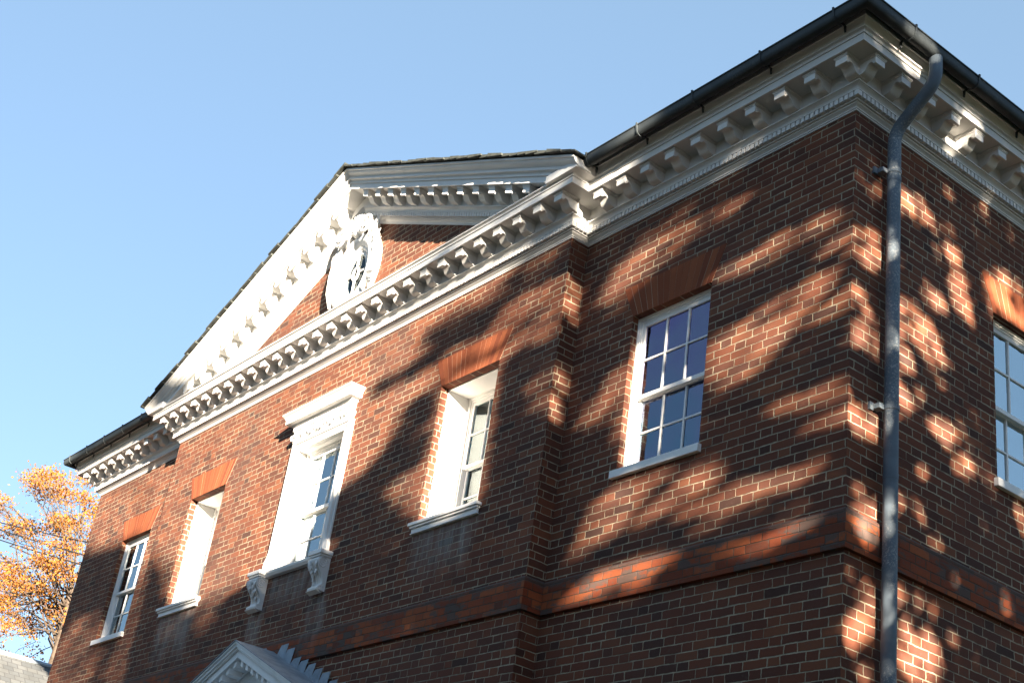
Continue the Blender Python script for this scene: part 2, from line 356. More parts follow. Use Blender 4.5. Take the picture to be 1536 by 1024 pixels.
# ------------------------------------------------------------------ pediment: raking cornice
SL = .425; ZA = 5.53; KV = 1.087
def zr(z): return (z-3.64)*KV
RAKE = [(e, zr(z)) for e, z in CORN[:27]] + [(.362, .405), (.362, .420), (.352, .422), (.360, .440), (.378, .452), (.392, .453), (.392, .466), (.380, .468), (.386, .486), (.404, .502), (.428, .516), (.440, .532), (.444, .548), (.464, .549), (.464, .572), (.1, .572)]
RUN = 4.159+.464
def rake_side(b, s):
    rows = []
    for dx in (0, RUN): rows.append([b.bm.verts.new((XC+s*dx, -D_P-e, ZA+z-SL*dx)) for e, z in RAKE])
    A, B = rows
    for j in range(len(A)-1): b.bm.faces.new((A[j], B[j], B[j+1], A[j+1]))
    b.bm.faces.new(B)
    n = int(4.0/.0497)
    for i in range(n):
        x0 = .03+i*.0497; x1 = x0+.0367
        lo = [b.bm.verts.new((XC+s*x, -D_P-e, ZA+zr(3.705)-SL*x)) for x, e in ((x0,.044),(x1,.044),(x1,.094),(x0,.094))]
        hi = [b.bm.verts.new((XC+s*x, -D_P-e, ZA+zr(3.7515)-SL*x)) for x, e in ((x0,.044),(x1,.044),(x1,.094),(x0,.094))]
        b.bm.faces.new(lo)
        for k in range(4): b.bm.faces.new((lo[k], hi[k], hi[(k+1)%4], lo[(k+1)%4]))
for s in (1, -1):
    b = MB(); rake_side(b, s); b.clip((0, 0, 4.052), (0, 0, -1))
    b.build('raking_cornice', M_PAINT, house, HO, smooth=30)
for s in (1, -1):
    b = MB(); xs = sorted((XC+s*4.16, XC+s*(4.159+.452))); b.box(*xs, -D_P-.40, .25, 4.045, 4.128); b.build('eave_box', M_PAINT, house, HO, smooth=0)
# blocks under the raking cornice: plumb sides, tops following the slope
for s in (1, -1):
    for k in range(12):
        dx = .343+.3068*k; me = MOD.data.copy()
        for v in me.vertices:
            v.co.z = v.co.z*KV - SL*s*v.co.x
        me.transform(Matrix.Identity(4))
        zc = ZA+zr(3.9)-SL*dx
        if zc-.08 < 4.06:
            bm = bmesh.new(); bm.from_mesh(me)
            bmesh.ops.bisect_plane(bm, geom=bm.verts[:]+bm.edges[:]+bm.faces[:], plane_co=(0, 0, 4.05-zc), plane_no=(0, 0, -1), clear_outer=True)
            bm.to_mesh(me); bm.free()
        if not len(me.polygons): continue
        o = bpy.data.objects.new('modillion', me); COL.objects.link(o); o.parent = house
        o.location = (XC+s*dx+HO[0], -D_P, zc+ZB); o['label'] = 'white scrolled bracket block under the sloping pediment cornice'
# ------------------------------------------------------------------ roofs
b = MB()
eo, ez, rise = .47, 4.19, 1.95
x0, x1, y0, y1 = XL-eo, XR+eo, -eo, DEPTH+eo; hd = (y1-y0)/2; ym = (y0+y1)/2
R0, R1 = (x0+hd, ym, ez+rise), (x1-hd, ym, ez+rise)
for t in (0, -.03):
    P = [(x0,y0,ez+t),(x1,y0,ez+t),(x1,y1,ez+t),(x0,y1,ez+t)]; r0, r1 = (R0[0],R0[1],R0[2]+t), (R1[0],R1[1],R1[2]+t)
    b.face([P[0], P[1], r1, r0]); b.face([P[1], P[2], r1]); b.face([P[2], P[3], r0, r1]); b.face([P[3], P[0], r0])
for s in (1, -1):                                       # pediment roof running back into the main roof
    za = ZA+.60; xe = XC+s*(RUN-.02)
    b.face([(XC, -D_P-.40, za), (xe, -D_P-.40, za-SL*(RUN-.02)), (xe, 2.5, za-SL*(RUN-.02)), (XC, 6.2, za)])
b.build('roof', M_SHINGLE, house, HO, smooth=0)
b = MB()
for s in (1, -1):                                       # the ragged shingle edge above the pediment
    dx = -.02
    while dx < RUN+.02:
        L = random.uniform(.13, .24); th = random.uniform(.014, .024); o0 = random.uniform(.49, .515); lift = random.uniform(.012, .035)
        x0, x1 = dx, min(dx+L+.05, RUN+.05); zb = ZA+.574
        pts = [(x0, zb-SL*x0+.006), (x1, zb-SL*x1+lift), (x1, zb-SL*x1+lift+th), (x0, zb-SL*x0+.006+th+.02)]
        b.prism(pts, lambda u, v, k: (XC+s*u, (-D_P-o0, 1.0)[k], v)); dx += L
b.build('shingle_edge', M_SHINGLE, house, HO, smooth=0)
# ------------------------------------------------------------------ gutters and downpipe
GE, GZ, GR = .497, 4.136, .050
def gut_prof():
    p = []
    for k in range(13):
        a = math.pi+math.pi*k/12; p.append((GE-GR*math.cos(a)*-1 if False else GE+GR*math.cos(a), GZ+GR*math.sin(a)))
    p = [(GE-GR, 4.190)]+p+[(GE+GR+.002, 4.172), (GE+GR+.010, 4.176), (GE+GR+.010, 4.186), (GE+GR-.004, 4.186)]
    inner = [(GE+GR-.006, 4.165), (GE+.03, GZ-.027), (GE, GZ-.041), (GE-.03, GZ-.027), (GE-GR+.006, 4.190)]
    return p+inner
for path, spots, nm in (([(PR+.46, 0), (XR, 0), (XR, DEPTH)], [('x', -2.69), ('x', -2.008), ('x', -1.318), ('x', -.547), ('x', .214), ('y', .02), ('y', .83), ('y', 1.55), ('y', 2.3), ('y', 3.05)], 'r'),
                        ([(XL, DEPTH), (XL, 0), (PL-.46, 0)], [('x', XL-.30+.66*k) for k in range(6)], 'l')):
    b = MB(); b.sweep(gut_prof(), path, cap=True)
    g = b.build('gutter', M_GUTTER, house, HO, smooth=40)
    for ax, t in spots:
        b = MB(); prof = [(GE+(GR+.007)*math.cos(math.pi+math.pi*k/10), GZ+(GR+.007)*math.sin(math.pi+math.pi*k/10)) for k in range(11)]
        prof = [(.402, GZ-.030), (.402, GZ-.085), (.412, GZ-.085), (.418, GZ-.035)]+prof[1:]+[(GE+GR+.016, 4.20), (GE-GR, 4.204)]
        prof2 = [(e, z) for e, z in prof]
        inn = [(GE+GR+.002, 4.190), (GE+GR-.002, GZ)]+[(GE+(GR-.002)*math.cos(-math.pi*k/10), GZ+(GR-.002)*math.sin(-math.pi*k/10)) for k in range(1, 10)]
        poly = prof2+[(GE-GR, 4.196)]+inn
        w = .008
        if ax == 'x': b.prism(poly, lambda e, z, k: (t+(-w, w)[k], -e, z))
        else: b.prism(poly, lambda e, z, k: (e, t+(-w, w)[k], z))
        b.build('gutter_bracket', M_GUTTER, g, HO, smooth=0)
def smooth_path(pts, n=7, r=.13):
    out = [Vector(pts[0])]
    for a, p, c in zip(pts, pts[1:], pts[2:]):
        a, p, c = Vector(a), Vector(p), Vector(c); u = p+(a-p).normalized()*min(r, (a-p).length*.48); v = p+(c-p).normalized()*min(r, (c-p).length*.48)
        for k in range(n):
            t = k/(n-1); out.append(u*(1-t)**2+p*2*t*(1-t)+v*t*t)
    out.append(Vector(pts[-1])); return out
PY = .352
b = MB()
b.tube(smooth_path([(GE+.0, PY-.012, 4.10), (GE+.0, PY-.012, 3.87), (.098, PY, 3.57), (.098, PY, -ZB+.1)], 9, .11), .052, 20)
for z in (3.10, .60, -1.8): b.tube([(.098, PY, z), (.098, PY, z+.045)], .0545, 20)
pipe = b.build('downpipe', M_PIPE, house, HO, smooth=40, label='dark painted metal downpipe with an elbow under the gutter')
for z in (3.17, 1.13, -1.6):
    b = MB(); b.tube([(.098, PY, z), (.098, PY, z+.035)], .0575, 20); b.box(-.005, .075, PY-.105, PY-.045, z-.002, z+.037); b.box(.0, .02, PY-.14, PY-.10, z-.012, z+.047)
    b.build('pipe_bracket', M_PIPE, pipe, HO, smooth=30)
# ------------------------------------------------------------------ windows (each built about its own middle: x along the wall, y into it)
GL = [None]
def sash(win, y, z0, z1, rows, hw, bottom, name='sash'):
    b = MB(); st = .034; t = .036
    b.box(-hw, -hw+st, y, y+t, z0, z1); b.box(hw-st, hw, y, y+t, z0, z1)
    bb = .062 if bottom else .038
    b.box(-hw+st, hw-st, y+.001, y+t-.001, z0, z0+bb); b.box(-hw+st, hw-st, y+.001, y+t-.001, z1-.040, z1)
    gw = hw-st; mu = .0085
    for k in (1, 2):
        x = -gw+2*gw*k/3; b.box(x-mu, x+mu, y+.003, y+t-.003, z0+bb, z1-.040)
    for k in range(1, rows):
        z = z0+bb+(z1-.04-z0-bb)*k/rows
        for i in range(3):
            xa, xb = -gw+2*gw*i/3, -gw+2*gw*(i+1)/3
            b.box(xa+(mu if i else 0), xb-(mu if i < 2 else 0), y+.004, y+t-.004, z-mu, z+mu)
    s = b.build(name, M_SASH, win, smooth=0, bevel=.003)
    g = MB(); g.box(-gw-.005, gw+.005, y+t/2-.0015, y+t/2+.0015, z0+bb-.005, z1-.035); g.build('glass', GL[0], win, smooth=0)
    return s
def lintel(win, w0=HW, y=-.003):
    b = MB(); n = 15; z0, z1 = ZT+.001, ZT+.326; wt = w0+.152
    for k in range(n):
        a0, a1 = -w0+2*w0*k/n, -w0+2*w0*(k+1)/n; c0, c1 = -wt+2*wt*k/n, -wt+2*wt*(k+1)/n; g = .0016
        yy = y-random.uniform(0, .0012); g = random.choice((.0012, .0018, .003, .0048))
        b.prism([(a0+g, z0), (a1-g, z0), (c1-g, z1), (c0+g, z1)], lambda u, v, k2: (u, (yy, .07)[k2], v))
    l = b.build('lintel', M_ARCH, win, smooth=0)
    b = MB(); b.prism([(-w0, z0+.0005), (w0, z0+.0005), (wt, z1-.001), (-wt, z1-.001)], lambda u, v, k2: (u, (y+.0013, .065)[k2], v))
    b.build('arch_joints', M_JOINT, l, smooth=0)
def curtain(win, mat, x0, x1, y, z0, z1, amp=.03, n=60, waves=7):
    b = MB(); a = []; c = []
    for k in range(n+1):
        t = k/n; x = x0+(x1-x0)*t; yy = y+amp*math.sin(t*waves*2*math.pi+.6*math.sin(t*9))
        a.append(b.bm.verts.new((x, yy, z0))); c.append(b.bm.verts.new((x, y+(yy-y)*.7, z1)))
    for k in range(n): b.bm.faces.new((a[k], a[k+1], c[k+1], c[k]))
    o = b.build('curtain', mat, win, smooth=60)
    m = o.modifiers.new('thick', 'SOLIDIFY'); m.thickness = .004
    return o
def box_frame(b, y0, hw, inner, zt, zs, d=.14):
    for s in (-1, 1):
        xs = sorted((s*(inner+.018), s*(hw+.04))); b.box(*xs, y0, y0+d, zs, zt+.03)
        xs = sorted((s*inner, s*(inner+.018))); b.box(*xs, y0+.012, y0+d, zs, zt-.024)
        xs = sorted((s*(hw-.016), s*(hw+.04))); b.box(*xs, y0-.008, y0-.0005, zs, zt+.028)
    b.box(-inner-.018, inner+.018, y0+.0005, y0+d, zt-.024, zt+.03)
    b.box(-inner, inner, y0+.012, y0+d-.002, zt-.046, zt-.024)
    b.box(-hw+.016, hw-.016, y0-.0085, y0-.001, zt-.012, zt+.028)
def wing_window(cur):
    b = MB(); box_frame(b, .075, HW, .435, ZT, ZS)
    w = b.build('window', M_SASH, house, smooth=0, bevel=.003)
    sash(w, .092, 1.815, ZT-.046, 2, .435, False); sash(w, .130, ZS+.012, 1.852, 2, .435, True)
    b = MB(); b.box(-HW-.045, HW+.03, -.040, .26, ZS-.066, ZS+.004); b.build('sill', M_SASH, w, smooth=0, bevel=.005)
    lintel(w); cur(w)
    return w
def place(w, x, y, rz=0): w.location = (x+HO[0], y, ZB); w.rotation_euler = (0, 0, rz); return w
GL[0] = M_GLASS_FILM
w = wing_window(lambda w: curtain(w, M_CUR_BLUE, -.46, .46, .215, ZS-.02, ZT, .022, 80, 8)); place(w, FRX, 0); w['label'] = 'sash window with violet blue curtains in the right wing bay'
b = MB(); b.box(-.5, .5, .45, .47, ZS-.1, ZT+.1); b.build('dark_backing', M_DARK, w, smooth=0)
GL[0] = M_GLASS_MID
w = wing_window(lambda w: (curtain(w, M_CUR_WHITE, -.46, .02, .215, ZS-.02, ZT, .015, 40, 5), curtain(w, M_CUR_WHITE, .1, .46, .215, ZS-.02, ZT, .015, 30, 4))); place(w, FLX, 0); w['label'] = 'sash window with pale curtains in the far left wing bay'
GL[0] = M_GLASS_SKY
w = wing_window(lambda w: (curtain(w, M_CUR_WHITE, -.46, -.2, .26, ZS-.02, ZT, .02, 40, 4), curtain(w, M_CUR_WHITE, .05, .46, .27, ZS-.02, ZT, .02, 40, 5))); place(w, 0, SYC, H_); w['label'] = 'sash window on the side wall reflecting the sky'
for dy in (4, 8): c = copy_tree(w, house); c.location.y += dy; c['label'] = 'sash window farther back on the side wall'
def liner(b, y0, y1, hw, zt, zs):
    for s in (-1, 1):
        xs = sorted((s*(hw-.012), s*(hw+.06))); b.box(*xs, y0, y1, zs, zt+.05)
    b.box(-hw+.012, hw-.012, y0+.0007, y1, zt-.012, zt+.05)
def deep_window(cur, hw=HW):
    b = MB(); liner(b, .09, .345, HW, ZT, ZS); box_frame(b, .345, HW, .405, ZT-.012, ZS)
    w = b.build('window', M_SASH, house, smooth=0, bevel=.003)
    sash(w, .365, 1.815, ZT-.058, 2, .405, False); sash(w, .403, ZS+.012, 1.852, 2, .405, True)
    b = MB(); b.box(-HW-.075, HW+.075, -.062, .40, ZS-.030, ZS+.004); b.box(-HW-.06, HW+.06, -.046, -.0, ZS-.052, ZS-.030); b.box(-HW-.045, HW+.045, -.026, -.0, ZS-.098, ZS-.052); b.box(-HW-.055, HW+.055, -.034, 0, ZS-.108, ZS-.098)
    b.build('sill', M_SASH, w, smooth=0, bevel=.006)
    lintel(w); cur(w)
    return w
GL[0] = M_GLASS
w = deep_window(lambda w: curtain(w, M_CUR_GREY, -.45, .45, .52, ZS-.02, 2.22, .012, 60, 6)); place(w, XC+2.796, -D_P); w['label'] = 'sash window set deep in white panelled reveals, right of the middle window'
w = deep_window(lambda w: curtain(w, M_CUR_WHITE, -.45, .45, .52, ZS-.02, ZT, .012, 60, 6)); place(w, XC-2.796, -D_P); w['label'] = 'sash window set deep in white panelled reveals, left of the middle window'
# the middle window with its carved frame
b = MB(); liner(b, .031, .105, HC, ZT, ZS); box_frame(b, .105, HC, .44, ZT-.012, ZS)
w = b.build('window', M_SASH, house, smooth=0, bevel=.003); place(w, XC, -D_P); w['label'] = 'middle window with carved white frame, cornice and scroll brackets'
GL[0] = M_GLASS_MID
sash(w, .124, 1.815, ZT-.058, 2, .44, False); sash(w, .162, ZS+.012, 1.852, 2, .44, True)
curtain(w, M_CUR_WHITE, -.47, -.25, .27, ZS-.02, ZT, .02, 30, 3)  # added pale strip, standing in for the white jamb mirrored in the panes
curtain(w, M_CUR_GREY, -.3, .47, .36, ZS-.02, ZT, .012, 40, 5)  # added grey sheet behind the panes; no curtain hangs here
b = MB()
for s in (-1, 1):
    for a, c, e in ((HC-.010, HC+.035, .022), (HC+.035, HC+.075, .030), (HC+.075, HC+.105, .046)):
        xs = sorted((s*a, s*c)); b.box(*xs, -e, .03, ZS, ZT+(a-HC)+.01)
    xs = sorted((s*(HC+.105), s*(HC+.150))); b.box(*xs, -.020, 0, ZS, 2.70)          # backing strip
    xs = sorted((s*(HC+.106), s*(HC+.152))); b.prism([(ZS+.0, 0), (ZS+.0, 1), (ZS+.13, .85), (ZS+.20, .25), (ZS+.26, 0)], lambda z, e, k: (s*(HC+.105+.07*e), (-.045, 0)[k], z))
for a, c, e in ((ZT-.010, ZT+.035, .0225), (ZT+.035, ZT+.072, .0305), (ZT+.072, ZT+.098, .0465)):
    b.box(-HC-(c-ZT)-.005, HC+(c-ZT)+.005, -e, .03, a, c)
b.build('architrave', M_PAINT, w, smooth=0, bevel=.004)
b = MB()
EPATH = [(-.600, 0), (-.600, -.030), (.600, -.030), (.600, 0)]
b.sweep([(-.03,2.705),(.006,2.706),(.012,2.716),(.014,2.722),(.016,2.726),(.040,2.745),(.052,2.772),(.048,2.800),(.024,2.824),(.020,2.830),(.022,2.842),(.030,2.846),(.030,2.905),(.052,2.910),(.060,2.925),(.064,2.934),(.118,2.938),(.118,2.990),(.124,2.994),(.130,3.010),(.142,3.026),(.152,3.036),(.158,3.040),(.158,3.058),(-.03,3.075)], EPATH)
for k in range(25):                                     # little dentils under the shelf
    x = -.612+k*.051; b.box(x-.016, x+.016, -.074, -.05, 2.856, 2.902)
def leaf(b, p, ax, up, nrm, L, wd, th):                 # a small raised pointed leaf
    p, ax, nrm = Vector(p), Vector(ax).normalized(), Vector(nrm).normalized(); sd = ax.cross(nrm).normalized()
    pts = [(0, -.35), (.35, -.55), (.7, -.34), (1, 0), (.7, .34), (.35, .55), (0, .35)]
    ring = [b.bm.verts.new(p+ax*L*u+sd*wd*v) for u, v in pts]; top = [b.bm.verts.new(p+ax*L*u+nrm*th*(1-.5*u)) for u in (.05, .4, .75)]
    b.bm.faces.new((ring[0], ring[1], top[1], top[0])); b.bm.faces.new((ring[1], ring[2], top[2], top[1])); b.bm.faces.new((ring[2], ring[3], top[2]))
    b.bm.faces.new((ring[3], ring[4], top[2])); b.bm.faces.new((ring[4], ring[5], top[1], top[2])); b.bm.faces.new((ring[5], ring[6], top[0], top[1])); b.bm.faces.new((ring[6], ring[0], top[0]))
def blob(b, p, rx, ry, rz, n=8):
    r = bmesh.ops.create_icosphere(b.bm, subdivisions=2, radius=1)
    for v in r['verts']: v.co = Vector((p[0]+v.co.x*rx, p[1]+v.co.y*ry, p[2]+v.co.z*rz))
# carved leaves and flowers along the frieze
for k in range(34):
    x = -.60+k*1.2/33; a = random.uniform(-.6, .6)+(1.2 if k % 2 else -1.2)
    leaf(b, (x, -.074, 2.772+(.012 if k % 2 else -.012)), (math.sin(a)*.8, 0, math.cos(a)*(1 if k % 3 else -1)), 0, (0, -1, 0), .046, .036, .016)
    if k % 4 == 1: blob(b, (x+.012, -.082, 2.775), .013, .010, .013)
for k in range(44): blob(b, (-.61+k*1.22/43, -.046, 2.716), .009, .008, .008)
b.build('window_cornice', M_PAINT, w, smooth=30)
b = MB(); b.sweep([(-.02,1.066),(.050,1.070),(.056,1.084),(.066,1.092),(.072,1.104),(.072,1.130),(-.02,1.136)], [(-.56, 0), (.56, 0)][::1])
for s in (-1, 1): b.box(s*.66-.135, s*.66+.135, -.150, 0, 1.088, 1.134); b.box(s*.66-.120, s*.66+.120, -.135, 0, 1.066, 1.088)
b.build('sill', M_SASH, w, smooth=30, bevel=.004)
def spiral(b, c, plane_x, r0, turns, rt, sgn=1, n=40, ph=0):
    pts = []; rs = []
    for k in range(n+1):
        t = k/n; a = ph+sgn*turns*2*math.pi*t; r = r0*(1-t)**.9+.006; pts.append((plane_x, c[0]+r*math.cos(a), c[1]+r*math.sin(a))); rs.append(rt*(1-.5*t))
    b.tube(pts, rs, 6)
for s in (-1, 1):
    b = MB(); x0, x1 = s*.66-.105, s*.66+.105
    S_ = [(0,1.065),(.105,1.065),(.128,1.055),(.142,1.030),(.144,1.000),(.134,.965),(.112,.930),(.084,.898),(.062,.865),(.050,.832),(.046,.800),(.052,.775),(.070,.762),(.086,.748),(.090,.730),(.080,.714),(.062,.707),(.03,.706),(0,.710)]
    b.prism(S_, lambda e, z, k: ((x0, x1)[k], -e, z))
    con = b.build('console', M_PAINT, w, smooth=45, label='white carved scroll bracket')
    b = MB()
    for xx in (x0, x1):
        spiral(b, (-.082, 1.000), xx, .056, 2.2, .008, 1, 44, .3); spiral(b, (-.055, .737), xx, .026, 1.4, .006, -1, 24, 1.0)
    for k in range(9): b.tube([(x0-.004, -.090+.006*k-.004, .706-.003*k+.004), (x1+.004, -.090+.006*k-.004, .706-.003*k+.004)], .0045, 6)
    for q in (-.06, -.02, .02, .06): b.tube([(s*.66+q, -e-.002, z) for e, z in S_[3:11]], .007, 6)
    for k in range(12):
        e, z = S_[3+k % 8]; leaf(b, (s*.66+random.uniform(-.08, .08), -e-.002, z), (random.uniform(-.5, .5), -.2, -1), 0, (0, -1, 0), .06, .05, .016)
    b.build('carving', M_PAINT, con, smooth=40)
# ------------------------------------------------------------------ carved oval window in the pediment
OX, OZ, OY = XC, 4.79, -D_P
def ell(a, rx, rz): return OX+rx*math.cos(a), OZ+rz*math.sin(a)
b = MB(); N = 72
PROF = [(.0,.00),(.0,.028),(.010,.036),(.022,.034),(.030,.024),(.050,.026),(.066,.048),(.085,.058),(.100,.052),(.112,.064),(.150,.094),(.190,.108),(.225,.102),(.250,.086),(.262,.062),(.268,.040),(.290,.040),(.300,.025),(.300,0)]
rows = []
for i in range(N):
    a = 2*math.pi*i/N; rows.append([b.bm.verts.new((*[ell(a, .195+d, .265+d)[0]], OY-h*1.05, ell(a, .195+d, .265+d)[1])) for d, h in PROF])
for i in range(N):
    A, B = rows[i], rows[(i+1) % N]
    for j in range(len(A)-1): b.bm.faces.new((A[j], A[j+1], B[j+1], B[j]))
oc = b.build('oval_window', M_PAINT, house, HO, smooth=40, label='oval window with carved white surround in the pediment')
b = MB()
for i in range(40):
    a = 2*math.pi*i/40; x, z = ell(a, .195+.052, .265+.052); blob(b, (x, OY-.030, z), .013, .013, .013)
for i in range(64):                                     # leafy fringe outside the rim
    a = 2*math.pi*i/64+random.uniform(-.03, .03)
    if 1.0 < a < 4.4: continue
    x, z = ell(a, .195+.255, .265+.255); L = random.uniform(.13, .22) if not 3.6 < a < 5.6 else random.uniform(.08, .12)
    tw = random.uniform(-.5, .5)
    leaf(b, (x, OY-.07-random.uniform(0, .04), z), (math.cos(a+tw), -.15, math.sin(a+tw)), 0, (-.25*math.cos(a), -1, 0), L, .075, .035)
def scroll(b, c, r0, turns, rt, sgn, y, ph):
    pts = []; rs = []
    for k in range(49):
        t = k/48; a = ph+sgn*turns*2*math.pi*t; r = r0*(1-t)**.85+.012; pts.append((c[0]+r*math.cos(a), y-.05*t, c[1]+r*math.sin(a))); rs.append(rt*(1-.55*t))
    b.tube(pts, rs, 8)
for s in (-1, 1):
    c = (OX+s*.27, OZ+.53); blob(b, (c[0], OY-.06, c[1]), .10, .07, .10)
    scroll(b, c, .125, 2.2, .024, -s, OY-.17, math.pi/2+s*2.0)
    b.tube([(OX+s*.30, OY-.10, OZ+.60), (OX+s*.16, OY-.12, OZ+.66), (OX, OY-.13, OZ+.60)], [.04, .045, .04], 8)
    b.tube([(OX+s*.34, OY-.11, OZ+.52), (OX+s*.44, OY-.10, OZ+.36), (OX+s*.49, OY-.10, OZ+.10), (OX+s*.47, OY-.10, OZ-.15), (OX+s*.36, OY-.10, OZ-.38)], [.035, .042, .038, .032, .02], 8)
    for k in range(7):
        a = random.uniform(.2, 2.6); leaf(b, (OX+s*(.10+.05*k), OY-.10, OZ+.58-.015*k), (s*math.cos(a)*.7, -.2, abs(math.sin(a))+.2), 0, (0, -1, .2), random.uniform(.09, .16), .08, .04)
blob(b, (OX, OY-.10, OZ+.56), .10, .08, .09)
for k in range(9):                                      # shell crest
    a = math.pi*(.12+.76*k/8); leaf(b, (OX+.05*math.cos(a), OY-.11, OZ+.60), (math.cos(a), -.35, math.sin(a)*1.1), 0, (0, -1, .3), .20, .07, .04)
b.build('carving', M_PAINT, oc, HO, smooth=40)
b = MB()
b.tube([(OX+.062*math.cos(2*math.pi*k/32), OY-.034, OZ+.085*math.sin(2*math.pi*k/32)) for k in range(33)], .016, 8, cap=False)
for k in range(4):
    a = math.pi/2+k*math.pi/2; b.tube([(OX+.06*math.cos(a), OY-.032, OZ+.083*math.sin(a)), (OX+.21*math.cos(a), OY-.030, OZ+.28*math.sin(a))], .014, 8)
b.build('glazing_bar', M_PAINT, oc, HO, smooth=40)
b = MB(); b.prism([ (ell(2*math.pi*k/40, .215, .285)) for k in range(40)], lambda u, v, k: (u, (OY-.016, OY-.012)[k], v)); b.build('glass', M_GLASS_DIM, oc, HO, smooth=0)
b = MB(); b.prism([ (ell(2*math.pi*k/40, .214, .284)) for k in range(40)], lambda u, v, k: (u, (OY-.008, OY-.004)[k], v)); b.build('dark_backing', M_DARK, oc, HO, smooth=0)  # dark disc laid on the brick, painted as the shade of a room
# ------------------------------------------------------------------ porch pediment over the front door
AY, AZ, PW = -.69, .165, 1.62
b = MB()
for s in (1, -1):
    def bar(y0, y1, za, zb, x0=0, x1=PW):
        b.prism([(x0, za-SL*x0), (x1, za-SL*x1), (x1, zb-SL*x1), (x0, zb-SL*x0)], lambda u, v, k: (XC+s*u, (y0, y1)[k], v))
    bar(AY, -D_P, AZ-.030, AZ-.004); bar(AY+.016, -D_P, AZ-.062, AZ-.030); bar(AY+.034, -D_P, AZ-.085, AZ-.062)
    bar(AY+.060, -D_P, AZ-.165, AZ-.085); bar(-.42, -D_P, AZ-.30, AZ-.165); bar(-.445, -.42, AZ-.205, AZ-.165)
b.prism([(XC-1.5, AZ-.75), (XC+1.5, AZ-.75), (XC+1.5, AZ-.2-SL*1.5), (XC, AZ-.28), (XC-1.5, AZ-.2-SL*1.5)], lambda u, v, k: (u, (-.41, -D_P)[k], v))
b.box(XC-PW, XC+PW, AY+.03, -D_P, AZ-SL*PW-.25, AZ-SL*PW-.10); b.box(XC-1.5, XC+1.5, -.44, -D_P, AZ-SL*PW-.75, AZ-SL*PW-.25)
door = b.build('door_pediment', M_SKYTINT_PAINT, house, HO, smooth=0, bevel=.005, label='small grey white pediment over the front door, in shade')
for s in (1, -1):
    for k in range(11):
        x = .075+.132*k; z = AZ-.167-SL*x
        b = MB(); b.prism([(x-.026, z+SL*.026), (x+.026, z-SL*.026), (x+.026, z-SL*.026-.062), (x-.026, z+SL*.026-.062)], lambda u, v, k2: (XC+s*u, (AY+.085, -.44)[k2], v))
        b.build('modillion', M_SKYTINT_PAINT, door, HO, smooth=0, bevel=.003)
b = MB()
for s in (1, -1): b.prism([(0, AZ+.004), (PW+.02, AZ+.004-SL*(PW+.02)), (PW+.02, AZ-.004-SL*(PW+.02)), (0, AZ-.004)], lambda u, v, k: (XC+s*u, (AY-.012, -D_P)[k], v))
b.build('porch_roof', M_LEAD, door, HO, smooth=0)
for s in (1, -1):
    for k in range(9):
        x0 = .10+.165*k; tl = random.uniform(.03, .07); h = .135+random.uniform(-.02, .02); yb = -D_P-.037-.003*(k % 2)-.0015*k
        if k == 2: h -= .05
        b = MB(); q = [(x0, AZ+.0-SL*x0), (x0+.168, AZ+.0-SL*(x0+.168)), (x0+.195+tl*.3, AZ+h-SL*(x0+.10)), (x0+.01+tl, AZ+h-.008-SL*(x0+.090))]
        b.prism(q, lambda u, v, k2: (XC+s*u, (yb, yb+.0012)[k2], v)); b.build('lead_flashing', M_LEAD, door, HO, smooth=0)
for s in (1, -1):
    b = MB(); b.tube([(XC+s*1.2, -.42, -ZB+.3), (XC+s*1.2, -.42, -ZB+2.0), (XC+s*1.2, -.42, AZ-SL*PW-.75)], [.16, .157, .135], 24); b.box(XC+s*1.2-.2, XC+s*1.2+.2, -.62, -.22, -ZB, -ZB+.3)
    b.build('column', M_SKYTINT_PAINT, door, HO, smooth=40)
b = MB(); b.box(XC-.6, XC+.6, -D_P-.04, -D_P, -ZB+.3, -ZB+2.9)
for i in (-1, 1):
    for z in (.5, 1.35, 2.2): b.box(XC+i*.28-.2, XC+i*.28+.2, -D_P-.055, -D_P-.04, -ZB+z, -ZB+z+.6)
b.build('door', flat('door_paint', (.05,.07,.06), .4), door, HO, smooth=0, bevel=.006)
# ================================================================== neighbour, ground, trees, cables
nb = empty('slate_roofed_building', (-23, 4.5, 0), 'lower building with a grey slate gable roof beyond the left end of the brick house', 'building')
NO = (23, -4.5, ZB)
b = MB(); b.box(-27, -19, -2, 11, -ZB, -.35)
for y in (-2, 11): b.face([(-27, y, -.35), (-19, y, -.35), (-23, y, 2.6)])
b.build('wall', M_BRICK, nb, NO, smooth=0)
b = MB()
for s in (1, -1): b.prism([(0, 2.68), (4.35, 2.68-.745*4.35), (4.35, 2.60-.745*4.35), (0, 2.60)], lambda u, v, k: (-23+s*u, (-2.25, 11.2)[k], v))
b.build('roof', M_SLATE, nb, NO, smooth=0)
b = MB(); b.tube([(-23, -2.3, 2.69), (-23, 11.25, 2.69)], .05, 10); b.build('ridge_cap', M_LEAD, nb, NO, smooth=40)
def ground_mat():
    n = NT('lawn'); P = n.new('ShaderNodeNewGeometry').outputs['Position']
    c = n.ramp(n.noise(P, 1.5, 6, .7), [(.3, (.03,.045,.016)), (.55, (.05,.065,.022)), (.75, (.08,.06,.025))]); n.bump(n.noise(P, 40, 4, .7), .6, .03); return n.fin(c, .95)
b = MB(); b.face([(-1500,-1500,0), (1500,-1500,0), (1500,1500,0), (-1500,1500,0)]); tag(b.build('ground', ground_mat(), smooth=0), kind='structure')
b = MB(); b.box(-60, 60, -9.0, -4.5, -.05, .02); tag(b.build('path', flat('brick_path', (.12,.06,.045), .9, 0, .4, 5), smooth=0), kind='structure')
b = MB(); b.box(-1500, 1500, -18, -9.6, -.05, .012); tag(b.build('road', flat('asphalt', (.05,.05,.05), .9, 0, .3, 3), smooth=0), kind='structure')
